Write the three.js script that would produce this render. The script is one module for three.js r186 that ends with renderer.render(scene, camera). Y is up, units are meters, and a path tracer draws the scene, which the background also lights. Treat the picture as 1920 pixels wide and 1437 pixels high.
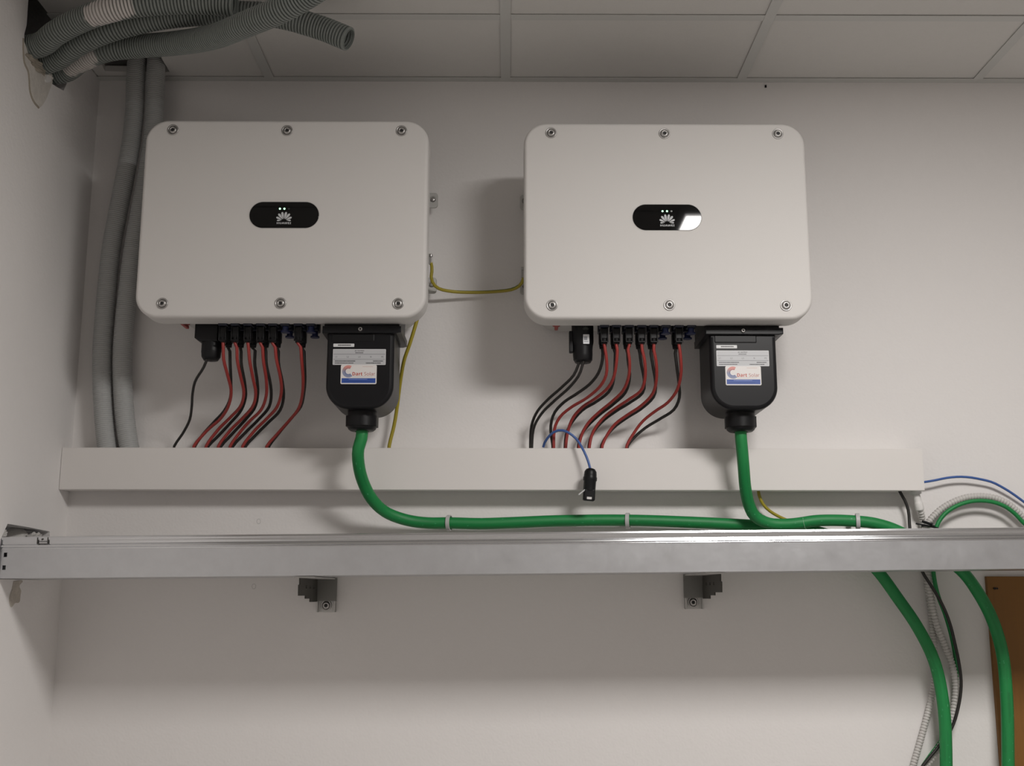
import * as THREE from 'three';
import { RoundedBoxGeometry } from 'three/addons/geometries/RoundedBoxGeometry.js';
import { mergeGeometries } from 'three/addons/utils/BufferGeometryUtils.js';
import { RectAreaLightUniformsLib } from 'three/addons/lights/RectAreaLightUniformsLib.js';

// ---------- camera, light, exposure ----------
const scene = new THREE.Scene();
scene.background = new THREE.Color(0x000000);
const camera = new THREE.PerspectiveCamera(38.1, 1920 / 1437, 0.05, 30);
camera.position.set(0, 1.45, 2.642);
camera.up.set(-0.0016, 0.9824, 0.1869);
camera.lookAt(0.0033, 1.6369, 1.6596);
const renderer = new THREE.WebGLRenderer({ antialias: true });
renderer.toneMapping = THREE.LinearToneMapping;
renderer.toneMappingExposure = 1.8;
renderer.shadowMap.enabled = true;
renderer.shadowMap.type = THREE.PCFSoftShadowMap;
RectAreaLightUniformsLib.init();
const PANEL = { x: 0.892, z: 1.8215, y: 2.737, glow: 26 };      // recessed LED panel in its ceiling cell
const panelLight = new THREE.RectAreaLight(new THREE.Color(1, 0.968, 0.935), PANEL.glow, 0.56, 0.56);
panelLight.position.set(PANEL.x, PANEL.y - 0.006, PANEL.z);
panelLight.lookAt(PANEL.x, 0, PANEL.z);
scene.add(panelLight);

// ---------- helpers ----------
const V = (a) => new THREE.Vector3(...a);
const taken = {};
function numbered(n) { const k = taken[n] = (taken[n] ?? -1) + 1; return k ? n + '_' + String(k).padStart(3, '0') : n; }
function tag(o, label, category, group) { Object.assign(o.userData, { label, category }); if (group) o.userData.group = group; return o; }
function shade(o) { o.castShadow = true; o.receiveShadow = true; return o; }
function mesh(name, geo, mat, parent) {
  const m = shade(new THREE.Mesh(geo, mat)); m.name = parent ? name : numbered(name); (parent ?? scene).add(m); return m;
}
function thing(name, label, category, pos = [0, 0, 0], group) {
  const g = new THREE.Group(); g.name = numbered(name); g.position.set(...pos); scene.add(g); return tag(g, label, category, group);
}
function struct(name, geo, mat) { const m = mesh(name, geo, mat); m.userData.kind = 'structure'; return m; }
const box = (x0, x1, y0, y1, z0, z1) => new THREE.BoxGeometry(x1 - x0, y1 - y0, z1 - z0).translate((x0 + x1) / 2, (y0 + y1) / 2, (z0 + z1) / 2);
const rbox = (x0, x1, y0, y1, z0, z1, r = 0.002, s = 2) => new RoundedBoxGeometry(x1 - x0, y1 - y0, z1 - z0, s, Math.min(r, (x1 - x0) / 2.01, (y1 - y0) / 2.01, (z1 - z0) / 2.01)).translate((x0 + x1) / 2, (y0 + y1) / 2, (z0 + z1) / 2);
function cyl(r0, r1, y0, y1, x, z, n = 24) { return new THREE.CylinderGeometry(r1, r0, y1 - y0, n).translate(x, (y0 + y1) / 2, z); }
function merge(list) { return mergeGeometries(list.map((g) => (g.index ? g.toNonIndexed() : g))); }
const curveOf = (pts) => { const c = new THREE.CatmullRomCurve3(pts.map(V), false, 'centripetal'); c.arcLengthDivisions = 900; return c; };
function tube(pts, r, seg = 0, rad = 10) { const c = curveOf(pts); return new THREE.TubeGeometry(c, seg || Math.max(16, Math.round(c.getLength() / 0.012)), r, rad); }
// a tube whose radius follows a repeated profile [offset 0..1, radius] along its length
function corrugated(pts, pitch, profile, rad = 18, paint) {
  const c = curveOf(pts), n = Math.round(c.getLength() / pitch), us = [], rs = [];
  for (let i = 0; i < n; i++) for (const [o, r] of profile) { us.push((i + o) / n); rs.push(r); }
  const N = 400, fr = c.computeFrenetFrames(N), pos = [], col = [], idx = [];
  us.forEach((u, k) => {
    const p = c.getPointAt(u), f = Math.min(N, Math.round(u * N)), nn = fr.normals[f], bb = fr.binormals[f];
    for (let j = 0; j <= rad; j++) {
      const a = j / rad * Math.PI * 2, d = nn.clone().multiplyScalar(Math.cos(a)).addScaledVector(bb, Math.sin(a));
      const q = p.clone().addScaledVector(d, rs[k]); pos.push(q.x, q.y, q.z);
      if (paint) col.push(...paint(u, d, q));
    }
  });
  const w = rad + 1;
  for (let k = 0; k < us.length - 1; k++) for (let j = 0; j < rad; j++) { const a = k * w + j; idx.push(a, a + w, a + 1, a + 1, a + w, a + w + 1); }
  const g = new THREE.BufferGeometry(); g.setAttribute('position', new THREE.Float32BufferAttribute(pos, 3));
  if (paint) g.setAttribute('color', new THREE.Float32BufferAttribute(col, 3));
  g.setIndex(idx); g.computeVertexNormals(); return g;
}
function roundRect(x0, x1, y0, y1, r) {
  const s = new THREE.Shape(), [a, b, c, d] = Array.isArray(r) ? r : [r, r, r, r];   // bottom left, bottom right, top right, top left
  s.moveTo(x0 + a, y0); s.lineTo(x1 - b, y0); if (b) s.absarc(x1 - b, y0 + b, b, -Math.PI / 2, 0);
  s.lineTo(x1, y1 - c); if (c) s.absarc(x1 - c, y1 - c, c, 0, Math.PI / 2);
  s.lineTo(x0 + d, y1); if (d) s.absarc(x0 + d, y1 - d, d, Math.PI / 2, Math.PI);
  s.lineTo(x0, y0 + a); if (a) s.absarc(x0 + a, y0 + a, a, Math.PI, Math.PI * 1.5);
  return s;
}
function extrude(shape, z0, z1, bevel = 0, seg = 4, curve = 14, size = bevel) {
  return new THREE.ExtrudeGeometry(shape, { depth: z1 - z0 - 2 * bevel, bevelEnabled: bevel > 0, bevelThickness: bevel, bevelSize: size, bevelOffset: -size, bevelSegments: seg, curveSegments: curve }).translate(0, 0, z0 + bevel);
}
const poly = (pts) => new THREE.Shape(pts.map(([a, b]) => new THREE.Vector2(a, b)));
// a profile given as (z, y), drawn out along x
const alongX = (shape, x0, x1) => new THREE.ExtrudeGeometry(shape, { depth: x1 - x0, bevelEnabled: false }).rotateY(-Math.PI / 2).scale(1, 1, 1).translate(x1, 0, 0);
function planarUV(g, x0, x1, y0, y1) {
  const p = g.attributes.position, uv = new Float32Array(p.count * 2);
  for (let i = 0; i < p.count; i++) { uv[2 * i] = (p.getX(i) - x0) / (x1 - x0); uv[2 * i + 1] = (p.getY(i) - y0) / (y1 - y0); }
  g.setAttribute('uv', new THREE.BufferAttribute(uv, 2)); return g;
}
let seed = 7; const rnd = () => { seed = (seed * 1664525 + 1013904223) >>> 0; return seed / 4294967296; };
function noiseTex(n, octaves, lo, hi, repeat) {       // tileable value noise, grey
  const acc = new Float32Array(n * n); let total = 0;
  for (const [cells, amp] of octaves) {
    const g = Array.from({ length: cells * cells }, rnd); total += amp;
    for (let y = 0; y < n; y++) for (let x = 0; x < n; x++) {
      const fx = x / n * cells, fy = y / n * cells, ix = Math.floor(fx), iy = Math.floor(fy), tx = fx - ix, ty = fy - iy, sx = tx * tx * (3 - 2 * tx), sy = ty * ty * (3 - 2 * ty);
      const at = (a, b) => g[(b % cells) * cells + (a % cells)];
      acc[y * n + x] += amp * ((at(ix, iy) * (1 - sx) + at(ix + 1, iy) * sx) * (1 - sy) + (at(ix, iy + 1) * (1 - sx) + at(ix + 1, iy + 1) * sx) * sy);
    }
  }
  const d = new Uint8Array(n * n * 4);
  for (let i = 0; i < n * n; i++) { const v = Math.round((lo + (hi - lo) * acc[i] / total) * 255); d[4 * i] = d[4 * i + 1] = d[4 * i + 2] = v; d[4 * i + 3] = 255; }
  const t = new THREE.DataTexture(d, n, n); t.wrapS = t.wrapT = THREE.RepeatWrapping; t.magFilter = THREE.LinearFilter; t.minFilter = THREE.LinearMipmapLinearFilter; t.generateMipmaps = true;
  t.repeat.set(repeat, repeat); t.needsUpdate = true; return t;
}
function canvasTex(w, h, draw) {
  const c = document.createElement('canvas'); c.width = w; c.height = h; draw(c.getContext('2d'), w, h);
  const t = new THREE.CanvasTexture(c); t.colorSpace = THREE.SRGBColorSpace; t.anisotropy = 8; return t;
}
function metricUV(g, s = 1) {                          // uv in metres from position and normal (box mapping)
  const p = g.attributes.position, n = g.attributes.normal, uv = new Float32Array(p.count * 2);
  for (let i = 0; i < p.count; i++) {
    const ax = Math.abs(n.getX(i)), ay = Math.abs(n.getY(i)), az = Math.abs(n.getZ(i));
    const [a, b] = az >= ax && az >= ay ? [p.getX(i), p.getY(i)] : ax >= ay ? [p.getZ(i), p.getY(i)] : [p.getX(i), p.getZ(i)];
    uv[2 * i] = a * s; uv[2 * i + 1] = b * s;
  }
  g.setAttribute('uv', new THREE.BufferAttribute(uv, 2)); return g;
}

// ---------- materials ----------
const lin = (r, g, b) => new THREE.Color().setRGB(r, g, b);
const mat = (r, g, b, o = {}) => new THREE.MeshStandardMaterial({ color: lin(r, g, b), roughness: 0.6, metalness: 0, ...o });
const plasterBump = noiseTex(512, [[16, 0.5], [64, 0.5], [200, 0.6]], 0, 1, 1.4);
const plasterTone = noiseTex(512, [[3, 1], [9, 0.7], [40, 0.3], [256, 0.25]], 0.955, 1, 0.55);
const tileTone = noiseTex(512, [[24, 0.4], [128, 0.5], [256, 0.6]], 0.95, 1, 3);
const grain = noiseTex(256, [[64, 1], [128, 1]], 0, 1, 12);
const zincTone = noiseTex(512, [[8, 0.8], [24, 0.8], [90, 0.5]], 0.92, 1, 3);
const zincRough = noiseTex(512, [[10, 0.8], [40, 0.6], [200, 0.5]], 0.33, 0.42, 3);
const M = {
  wall: mat(0.80, 0.775, 0.76, { roughness: 0.92, map: plasterTone, bumpMap: plasterBump, bumpScale: 0.0006 }),
  tile: mat(0.70, 0.685, 0.66, { roughness: 0.95, map: tileTone }),
  bar: mat(0.60, 0.60, 0.58, { roughness: 0.6 }),
  floor: mat(0.46, 0.44, 0.42, { roughness: 0.6, map: plasterTone }),
  slab: mat(0.2, 0.19, 0.18, { roughness: 0.95 }),
  shell: mat(0.675, 0.655, 0.635, { roughness: 0.68, bumpMap: grain, bumpScale: 0.00006 }),
  shellRear: mat(0.52, 0.51, 0.49, { roughness: 0.5 }),
  duct: mat(0.75, 0.72, 0.695, { roughness: 0.5 }),
  steel: mat(0.46, 0.45, 0.44, { roughness: 0.36, metalness: 1 }),
  socketHole: mat(0.02, 0.02, 0.02, { roughness: 0.6 }),
  zinc: mat(0.60, 0.61, 0.63, { roughness: 1, metalness: 0.95, map: zincTone, roughnessMap: zincRough }),
  zincDull: mat(0.52, 0.515, 0.50, { roughness: 0.5, metalness: 0.7 }),
  bracketMid: mat(0.20, 0.198, 0.185, { roughness: 0.55, metalness: 0.4 }),
  bracketDark: mat(0.06, 0.058, 0.05, { roughness: 0.6, metalness: 0.3 }),
  black: new THREE.MeshPhysicalMaterial({ color: lin(0.006, 0.006, 0.007), roughness: 0.42, specularIntensity: 0.55 }),
  blackBox: new THREE.MeshPhysicalMaterial({ color: lin(0.007, 0.007, 0.0085), roughness: 0.36, specularIntensity: 0.5 }),
  rim: mat(0.66, 0.67, 0.69, { roughness: 0.15, metalness: 1 }),
  navy: mat(0.006, 0.008, 0.022, { roughness: 0.4 }),
  blueCap: mat(0.012, 0.02, 0.08, { roughness: 0.4 }),
  green: mat(1, 1, 1, { roughness: 0.52, map: canvasTex(2048, 128, (c, w, h) => {
    c.fillStyle = 'rgb(18,128,64)'; c.fillRect(0, 0, w, h);
    for (let i = 0; i < 260; i++) { c.fillStyle = `rgba(8,96,46,${0.1 + 0.15 * rnd()})`; c.fillRect(rnd() * w, rnd() * h, 20 + rnd() * 90, 2 + rnd() * 7); }
    for (let i = 0; i < 150; i++) { c.fillStyle = `rgba(190,225,200,${0.15 + 0.35 * rnd()})`; c.fillRect(rnd() * w, rnd() * h, 1 + rnd() * 5, 1 + rnd() * 2.5); }
  }) }),
  red: mat(0.30, 0.03, 0.025, { roughness: 0.42 }),
  blackWire: mat(0.013, 0.011, 0.010, { roughness: 0.45 }),
  blue: mat(0.05, 0.115, 0.34, { roughness: 0.4 }),
  yellow: mat(0.34, 0.275, 0.02, { roughness: 0.45 }),
  greenStripe: mat(0.05, 0.12, 0.02, { roughness: 0.45 }),
  rib: mat(1, 1, 1, { roughness: 0.5, vertexColors: true }),
  liner: mat(0.215, 0.235, 0.222, { roughness: 0.6 }),
  conduit: mat(0.40, 0.405, 0.40, { roughness: 0.55 }),
  flex: mat(0.54, 0.52, 0.50, { roughness: 0.5 }),
  white: mat(0.74, 0.72, 0.70, { roughness: 0.5 }),
  clip: mat(0.50, 0.50, 0.49, { roughness: 0.45 }),
  clear: new THREE.MeshPhysicalMaterial({ color: lin(0.9, 0.9, 0.9), roughness: 0.4, transmission: 0.45, thickness: 0 }),
  redKnob: mat(0.35, 0.03, 0.02, { roughness: 0.45 }),
  fillerPale: mat(0.74, 0.70, 0.645, { roughness: 0.95, map: noiseTex(256, [[5, 1], [20, 1], [70, 0.8]], 0.72, 1, 9) }),
  fillerMid: mat(0.58, 0.53, 0.465, { roughness: 0.95, map: noiseTex(256, [[5, 1], [20, 1], [70, 0.8]], 0.6, 1, 14) }),
  filler: mat(0.44, 0.39, 0.32, { roughness: 0.95, map: noiseTex(256, [[5, 1], [20, 1], [70, 0.8]], 0.5, 1, 9) }),
  plaster: mat(0.62, 0.60, 0.57, { roughness: 0.95, map: noiseTex(256, [[5, 1], [24, 1]], 0.7, 1, 8) }),
  frame: mat(0.8, 0.8, 0.8, { roughness: 0.5 }),
  diffuser: new THREE.MeshStandardMaterial({ color: lin(0.8, 0.8, 0.8), roughness: 0.6, emissive: lin(1, 0.968, 0.935), emissiveIntensity: 3 }),
  led: new THREE.MeshStandardMaterial({ color: lin(0.1, 0.5, 0.2), emissive: lin(0.35, 1, 0.5), emissiveIntensity: 2.4 }),
  ledOff: mat(0.03, 0.035, 0.03, { roughness: 0.3 }),
  ledTint: mat(0.006, 0.03, 0.01, { roughness: 0.2 }),
  board: mat(1, 1, 1, { roughness: 0.6, map: canvasTex(512, 768, (c, w, h) => {
    c.fillStyle = '#7d541d'; c.fillRect(0, 0, w, h);
    for (let i = 0; i < 900; i++) { const x = rnd() * w, y = rnd() * h, l = 30 + rnd() * 240; c.strokeStyle = `rgba(${rnd() < 0.5 ? '60,34,6' : '150,104,44'},${0.03 + rnd() * 0.07})`; c.lineWidth = 0.6 + rnd() * 2; c.beginPath(); c.moveTo(x, y); c.bezierCurveTo(x + 4 * rnd(), y + l / 3, x - 4 * rnd(), y + l * 0.7, x + 3 * rnd(), y + l); c.stroke(); }
  }) }),
};

// ---------- the room ----------
const XL = -1.044, XR = 3.2, ZF = 4.5, CE = 2.737, TOP = 3.05;
const back = struct('wall_back', metricUV(box(XL - 0.15, XR + 0.15, 0, TOP, -0.15, 0)), M.wall);
struct('wall_right', metricUV(box(XR, XR + 0.15, 0, TOP, 0, ZF)), M.wall);
struct('wall_front', metricUV(box(XL - 0.15, XR + 0.15, 0, TOP, ZF, ZF + 0.15)), M.wall);
struct('floor', metricUV(box(XL - 0.15, XR + 0.15, -0.15, 0, -0.15, ZF + 0.15)), M.floor);
const slab = struct('ceiling_slab', box(XL - 0.6, XR + 0.15, TOP, TOP + 0.15, -0.15, ZF + 0.15), M.slab);
// left wall with the two broken-out openings (drawn as z, y)
const leftShape = poly([[0, 0], [ZF, 0], [ZF, TOP], [0, TOP]]);
leftShape.holes.push(new THREE.Path([[0.09, 1.48], [0.2, 1.4795], [0.27, 1.4795], [0.334, 1.479], [0.336, 1.5], [0.335, 1.56], [0.318, 1.582], [0.309, 1.593], [0.26, 1.5925], [0.2, 1.592], [0.15, 1.5905], [0.092, 1.589], [0.086, 1.56], [0.09, 1.51]].map(([a, b]) => new THREE.Vector2(a, b))));
leftShape.holes.push(new THREE.Path([[0.425, 2.99], [0.424, 2.86], [0.427, 2.74], [0.423, 2.66], [0.43, 2.635], [0.424, 2.603], [0.40, 2.588], [0.36, 2.59], [0.32, 2.582], [0.28, 2.594], [0.245, 2.601], [0.21, 2.609], [0.195, 2.635], [0.19, 2.70], [0.15, 2.76], [0.15, 2.99]].map(([a, b]) => new THREE.Vector2(a, b))));
const left = struct('wall_left', metricUV(new THREE.ExtrudeGeometry(leftShape, { depth: 0.15, bevelEnabled: false }).rotateY(-Math.PI / 2).translate(XL, 0, 0)), M.wall);
// closed cavity behind the openings
struct('wall_cavity', merge([box(XL - 0.75, XL - 0.6, 0, TOP, -0.15, 1.2), box(XL - 0.6, XL - 0.15, 0, TOP, 1.05, 1.2), box(XL - 0.6, XL - 0.15, 0, TOP, -0.15, 0), box(XL - 0.6, XL - 0.15, 0, 0.15, 0, 1.05)]), M.slab);

// patches of old filler and broken plaster on the left wall
function patch(name, pts, mtl, t = 0.003) {
  const s = new THREE.Shape(); const v = pts.map(([a, b]) => new THREE.Vector2(a, b)); s.moveTo(v[0].x, v[0].y); s.splineThru([...v.slice(1), v[0]]);
  return mesh(name, metricUV(new THREE.ExtrudeGeometry(s, { depth: t, bevelEnabled: true, bevelThickness: 0.001, bevelSize: 0.001, bevelSegments: 1, curveSegments: 30 }).rotateY(-Math.PI / 2).translate(XL + t, 0, 0)), mtl, left);
}
patch('filler_area', [[0.4307, 2.6168], [0.4197, 2.5742], [0.3963, 2.5649], [0.384, 2.5298], [0.3612, 2.5119], [0.3303, 2.5124], [0.3041, 2.5411], [0.287, 2.575], [0.2766, 2.5983], [0.2876, 2.6086], [0.312, 2.612], [0.3407, 2.6104], [0.3786, 2.6014], [0.4067, 2.6045]], M.fillerPale, 0.0008);
mesh('filler_ridge', tube([[-1.044, 2.6223, 0.4344], [-1.044, 2.5965, 0.4294], [-1.044, 2.5742, 0.4197], [-1.044, 2.5636, 0.3988], [-1.044, 2.5479, 0.3903], [-1.044, 2.5298, 0.384], [-1.044, 2.5185, 0.3736], [-1.044, 2.5119, 0.3584], [-1.044, 2.51, 0.3327]], 0.0026, 40, 8), M.filler, left);
function blob(name, [x, y, z], [sx, sy, sz], m, k) {
  const g = new THREE.IcosahedronGeometry(1, 12), p = g.attributes.position;
  for (let i = 0; i < p.count; i++) { const a = p.getX(i), b = p.getY(i), c = p.getZ(i), n = 1 + 0.2 * Math.sin(3.1 * a + k) * Math.sin(4.3 * b + 2 * k) + 0.14 * Math.sin(9 * c + 5 * b + k) + 0.07 * Math.sin(19 * b + 13 * c + k); p.setXYZ(i, a * n * sx, b * n * sy, c * n * sz); }
  g.computeVertexNormals(); return mesh(name, metricUV(g.translate(x, y, z)), m, left);
}
blob('filler_lump', [-1.044, 2.5962, 0.3664], [0.010, 0.014, 0.045], M.filler, 1);
blob('filler_lump', [-1.044, 2.6044, 0.2987], [0.006, 0.012, 0.018], M.fillerPale, 2.2);
patch('plaster_flake', [[0.3181, 2.5832], [0.3075, 2.6039], [0.2916, 2.5987], [0.2932, 2.5915], [0.3118, 2.5811]], M.white, 0.004);
patch('filler_smear', [[0.2589, 1.4748], [0.2173, 1.4764], [0.2312, 1.4661], [0.2213, 1.4561], [0.2222, 1.4471], [0.2247, 1.4326], [0.2451, 1.4305], [0.2603, 1.4229], [0.2724, 1.4395], [0.2635, 1.4593]], M.fillerMid, 0.0007);
{ // crumpled board edge in the tray opening
  const pl = new THREE.PlaneGeometry(0.2, 0.05, 22, 6), p = pl.attributes.position;
  for (let i = 0; i < p.count; i++) { const a = p.getX(i), b = p.getY(i); p.setZ(i, 0.008 * Math.sin(a * 60) + 0.006 * Math.sin(a * 23 + b * 90) + 0.003 * (rnd() - 0.5)); p.setY(i, b * (1 - 0.5 * Math.abs(a) / 0.1) + 0.005 * Math.sin(a * 40)); }
  pl.computeVertexNormals();
  mesh('broken_plaster', pl.rotateX(-0.7).rotateY(Math.PI / 2 - 0.15).translate(XL - 0.03, 1.568, 0.2), M.plaster, left);
  blob('broken_plaster', [XL - 0.014, 1.574, 0.135], [0.008, 0.011, 0.03], M.plaster, 5.5);
  blob('broken_plaster', [XL - 0.016, 1.574, 0.295], [0.007, 0.011, 0.014], M.plaster, 7.1);
}
// pencil rings left on the back wall and one nail under the ceiling trim
for (const [x, y] of [[-0.5899, 1.6184, 0], [-0.5945, 1.467, 0]]) mesh('pencil_mark', new THREE.TorusGeometry(0.0045, 0.0004, 6, 20).scale(1, 1.25, 0.5).translate(x, y, 0.0002), M.zincDull, back);

// suspended ceiling: tiles lying in a grid of T bars
const ceiling = struct('ceiling', merge([box(XL, XR, 2.7365, 2.738, 0, 0.022), box(XL, XL + 0.022, 2.7365, 2.738, 0.45, ZF), box(XR - 0.022, XR, 2.7365, 2.738, 0, ZF), box(XL, XR, 2.7365, 2.738, ZF - 0.022, ZF), box(XL, XR, 2.738, 2.76, 0, 0.0015), box(XR - 0.0015, XR, 2.738, 2.76, 0, ZF), box(XL, XR, 2.738, 2.76, ZF - 0.0015, ZF)]), M.bar);
ceiling.userData.label = 'suspended tile ceiling with a light grey grid';
const gx = [XL], gz = [0]; for (let k = -1; k < 6; k++) if (-0.008 + 0.6 * k > XL) gx.push(-0.008 + 0.6 * k); gx.push(XR);
for (let k = 0; k < 7; k++) gz.push(0.3215 + 0.6 * k); gz.push(ZF);
for (let i = 0; i < gx.length - 1; i++) for (let j = 0; j < gz.length - 1; j++) {
  const x0 = gx[i] + 0.002, x1 = gx[i + 1] - 0.002, z0 = gz[j] + 0.002, z1 = gz[j + 1] - 0.002;
  if (Math.abs((x0 + x1) / 2 - PANEL.x) < 0.1 && Math.abs((z0 + z1) / 2 - PANEL.z) < 0.1) continue;
  let g = box(x0, x1, 2.7395, 2.7545, z0, z1);
  if (i === 0 && j === 0) {      // corner tile cut out roughly around the two upright conduits
    const s = poly([[x0, z0], [x1, z0], [x1, z1], [x0, z1]]);
    s.holes.push(new THREE.Path([[-1.014, 0.047], [-0.853, 0.043], [-0.851, 0.118], [-0.84, 0.15], [-1.0, 0.16]].map(([a, b]) => new THREE.Vector2(a, b))));
    g = new THREE.ExtrudeGeometry(s, { depth: 0.015, bevelEnabled: false }).rotateX(Math.PI / 2).translate(0, 2.7545, 0);
  }
  mesh('ceiling_tile', metricUV(g), M.tile, ceiling);
}
for (const x of gx.slice(1, -1)) mesh('grid_bar', merge([box(x - 0.012, x + 0.012, 2.7365, 2.7378, 0.022, ZF - 0.022), box(x - 0.0008, x + 0.0008, 2.7378, 2.775, 0.022, ZF - 0.022)]), M.bar, ceiling);
for (const z of gz.slice(1, -1)) for (let i = 0; i < gx.length - 1; i++) mesh('grid_bar', merge([box(gx[i] + (i ? 0.0122 : 0), gx[i + 1] - (i < gx.length - 2 ? 0.0122 : 0), 2.7367, 2.7378, z - 0.012, z + 0.012), box(gx[i] + 0.001, gx[i + 1] - 0.001, 2.7378, 2.77, z - 0.0008, z + 0.0008)]), M.bar, ceiling);
mesh('nail', cyl(0.0025, 0.0025, 2.722, 2.728, 0.656, 0.002, 8), M.black, ceiling);
{ // the LED panel that lights the room
  const l = thing('ceiling_light', 'square white LED panel set into the ceiling, mirrored in the right display', 'ceiling light', [PANEL.x, PANEL.y, PANEL.z]);
  mesh('frame', merge([box(-0.297, 0.297, 0.0015, 0.016, -0.297, -0.282), box(-0.297, 0.297, 0.0015, 0.016, 0.282, 0.297), box(-0.297, -0.282, 0.0015, 0.016, -0.282, 0.282), box(0.282, 0.297, 0.0015, 0.016, -0.282, 0.282), box(-0.282, 0.282, 0.0125, 0.016, -0.282, 0.282)]), M.frame, l);
  mesh('diffuser', box(-0.281, 0.281, 0.004, 0.012, -0.281, 0.281), M.diffuser, l);
}

// ---------- inverters ----------
function petalLogo(c, cx, cy, s) {     // eight petals fanned upwards from one point
  for (const [a, l, w, o] of [[12, 1.0, 0.155, 0.03], [38, 0.98, 0.15, 0.05], [66, 0.86, 0.135, 0.1], [94, 0.66, 0.1, 0.14]]) for (const m of [-1, 1]) {
    c.save(); c.translate(cx + m * s * o, cy); c.rotate(m * a * Math.PI / 180); c.beginPath(); c.moveTo(0, -s * 0.12);
    c.bezierCurveTo(-s * w * 0.7, -s * 0.4, -s * w * 1.6, -s * l * 0.98, 0, -s * l); c.bezierCurveTo(s * w * 1.6, -s * l * 0.98, s * w * 0.7, -s * 0.4, 0, -s * 0.12); c.fill(); c.restore();
  }
}
const dispTex = canvasTex(1024, 402, (c, w, h) => {
  c.fillStyle = '#020203'; c.fillRect(0, 0, w, h);
  c.fillStyle = '#c9cbcd'; petalLogo(c, w / 2, h * 0.70, 128);
  c.font = 'bold 46px sans-serif'; c.textAlign = 'center'; c.textBaseline = 'middle'; c.translate(w / 2, h * 0.815); c.scale(1.2, 0.95); c.fillText('HUAWEI', 0, 0);
});
M.display = new THREE.MeshPhysicalMaterial({ color: 0xffffff, map: dispTex, roughness: 0.03, specularIntensity: 0.75 });
const strokes = (c, x, y, n, w, h, col) => { c.fillStyle = col; let q = x; for (let i = 0; i < n; i++) { const l = w * (0.5 + rnd()); c.fillRect(q, y - h / 2, l, h); q += l + w * 0.25; } };
const serialTex = canvasTex(256, 44, (c, w, h) => { c.fillStyle = '#d9dadb'; c.fillRect(0, 0, w, h); strokes(c, 56, 21, 20, 6, 15, '#333'); });
const ratingTex = canvasTex(1024, 310, (c, w, h) => {
  c.fillStyle = '#b9babd'; c.fillRect(0, 0, w, h); c.strokeStyle = '#e4e4e6'; c.lineWidth = 8; c.strokeRect(4, 4, w - 8, h - 8);
  c.fillStyle = '#55575b'; c.fillRect(10, 98, w - 20, 6); c.fillRect(10, 198, w - 20, 6);
  c.fillStyle = '#333'; c.textAlign = 'center'; c.textBaseline = 'middle'; c.font = 'bold 34px sans-serif'; c.fillText('AC OUTPUT', w / 2, 34); strokes(c, w / 2 - 80, 72, 9, 13, 16, '#4a4a4d');
  c.font = '44px sans-serif'; ['L1', 'L2', 'L3', 'N', 'PE'].forEach((t, i) => c.fillText(t, 66 + i * 223, 152));
  strokes(c, 44, 236, 22, 14, 18, '#3a3a3d'); strokes(c, 44, 276, 21, 14, 18, '#4a4a4d'); strokes(c, 780, 236, 11, 14, 18, '#3a3a3d'); strokes(c, 640, 276, 18, 14, 18, '#3a3a3d');
});
const stickerTex = canvasTex(1024, 560, (c, w, h) => {
  c.fillStyle = '#dedad8'; c.fillRect(0, 0, w, h);
  const cx = 218, cy = 190;                         // ring of small cells, blue below and orange red above
  for (let ring = 0; ring < 4; ring++) { const n = 22 + ring * 3; for (let i = 0; i < n; i++) { const f = i / n, a = (65 + f * 250) * Math.PI / 180 * -1 + Math.PI * 0; const x = cx + Math.cos(a) * (92 + ring * 25), y = cy + Math.sin(a) * (92 + ring * 25); const t = Math.min(1, Math.max(0, (y - 60) / 160));
    c.save(); c.translate(x, y); c.rotate(a); c.fillStyle = `rgb(${Math.round(205 - t * 160)},${Math.round(70 + t * 5)},${Math.round(45 + t * 95)})`; c.fillRect(-10, -9, 20, 18); c.restore(); } }
  c.textBaseline = 'alphabetic'; c.fillStyle = '#b2402e'; c.font = 'bold 142px sans-serif'; c.fillText('Dart', 322, 312, 320); c.fillStyle = '#a5584a'; c.font = '138px sans-serif'; c.fillText('Solar', 664, 312, 335);
  strokes(c, 620, 52, 20, 13, 10, '#b98f88'); strokes(c, 340, 345, 40, 11, 8, '#a9a0a4');
  c.fillStyle = '#31509c'; c.fillRect(30, 388, w - 60, 140); strokes(c, 230, 418, 30, 13, 16, '#8fa0cc'); strokes(c, 90, 482, 44, 13, 18, '#22407f');
});
const labelMat = (t, rough = 0.45) => new THREE.MeshStandardMaterial({ map: t, roughness: rough });
M.serial = labelMat(serialTex); M.rating = labelMat(ratingTex, 0.35); M.sticker = labelMat(stickerTex, 0.35);
M.tagPaper = labelMat(canvasTex(96, 150, (c, w, h) => { c.fillStyle = '#d4d5d8'; c.fillRect(0, 0, w, h); c.fillStyle = '#8d9096'; c.fillRect(12, 34, 52, 58); c.fillRect(12, 108, 70, 10); }));

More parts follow.
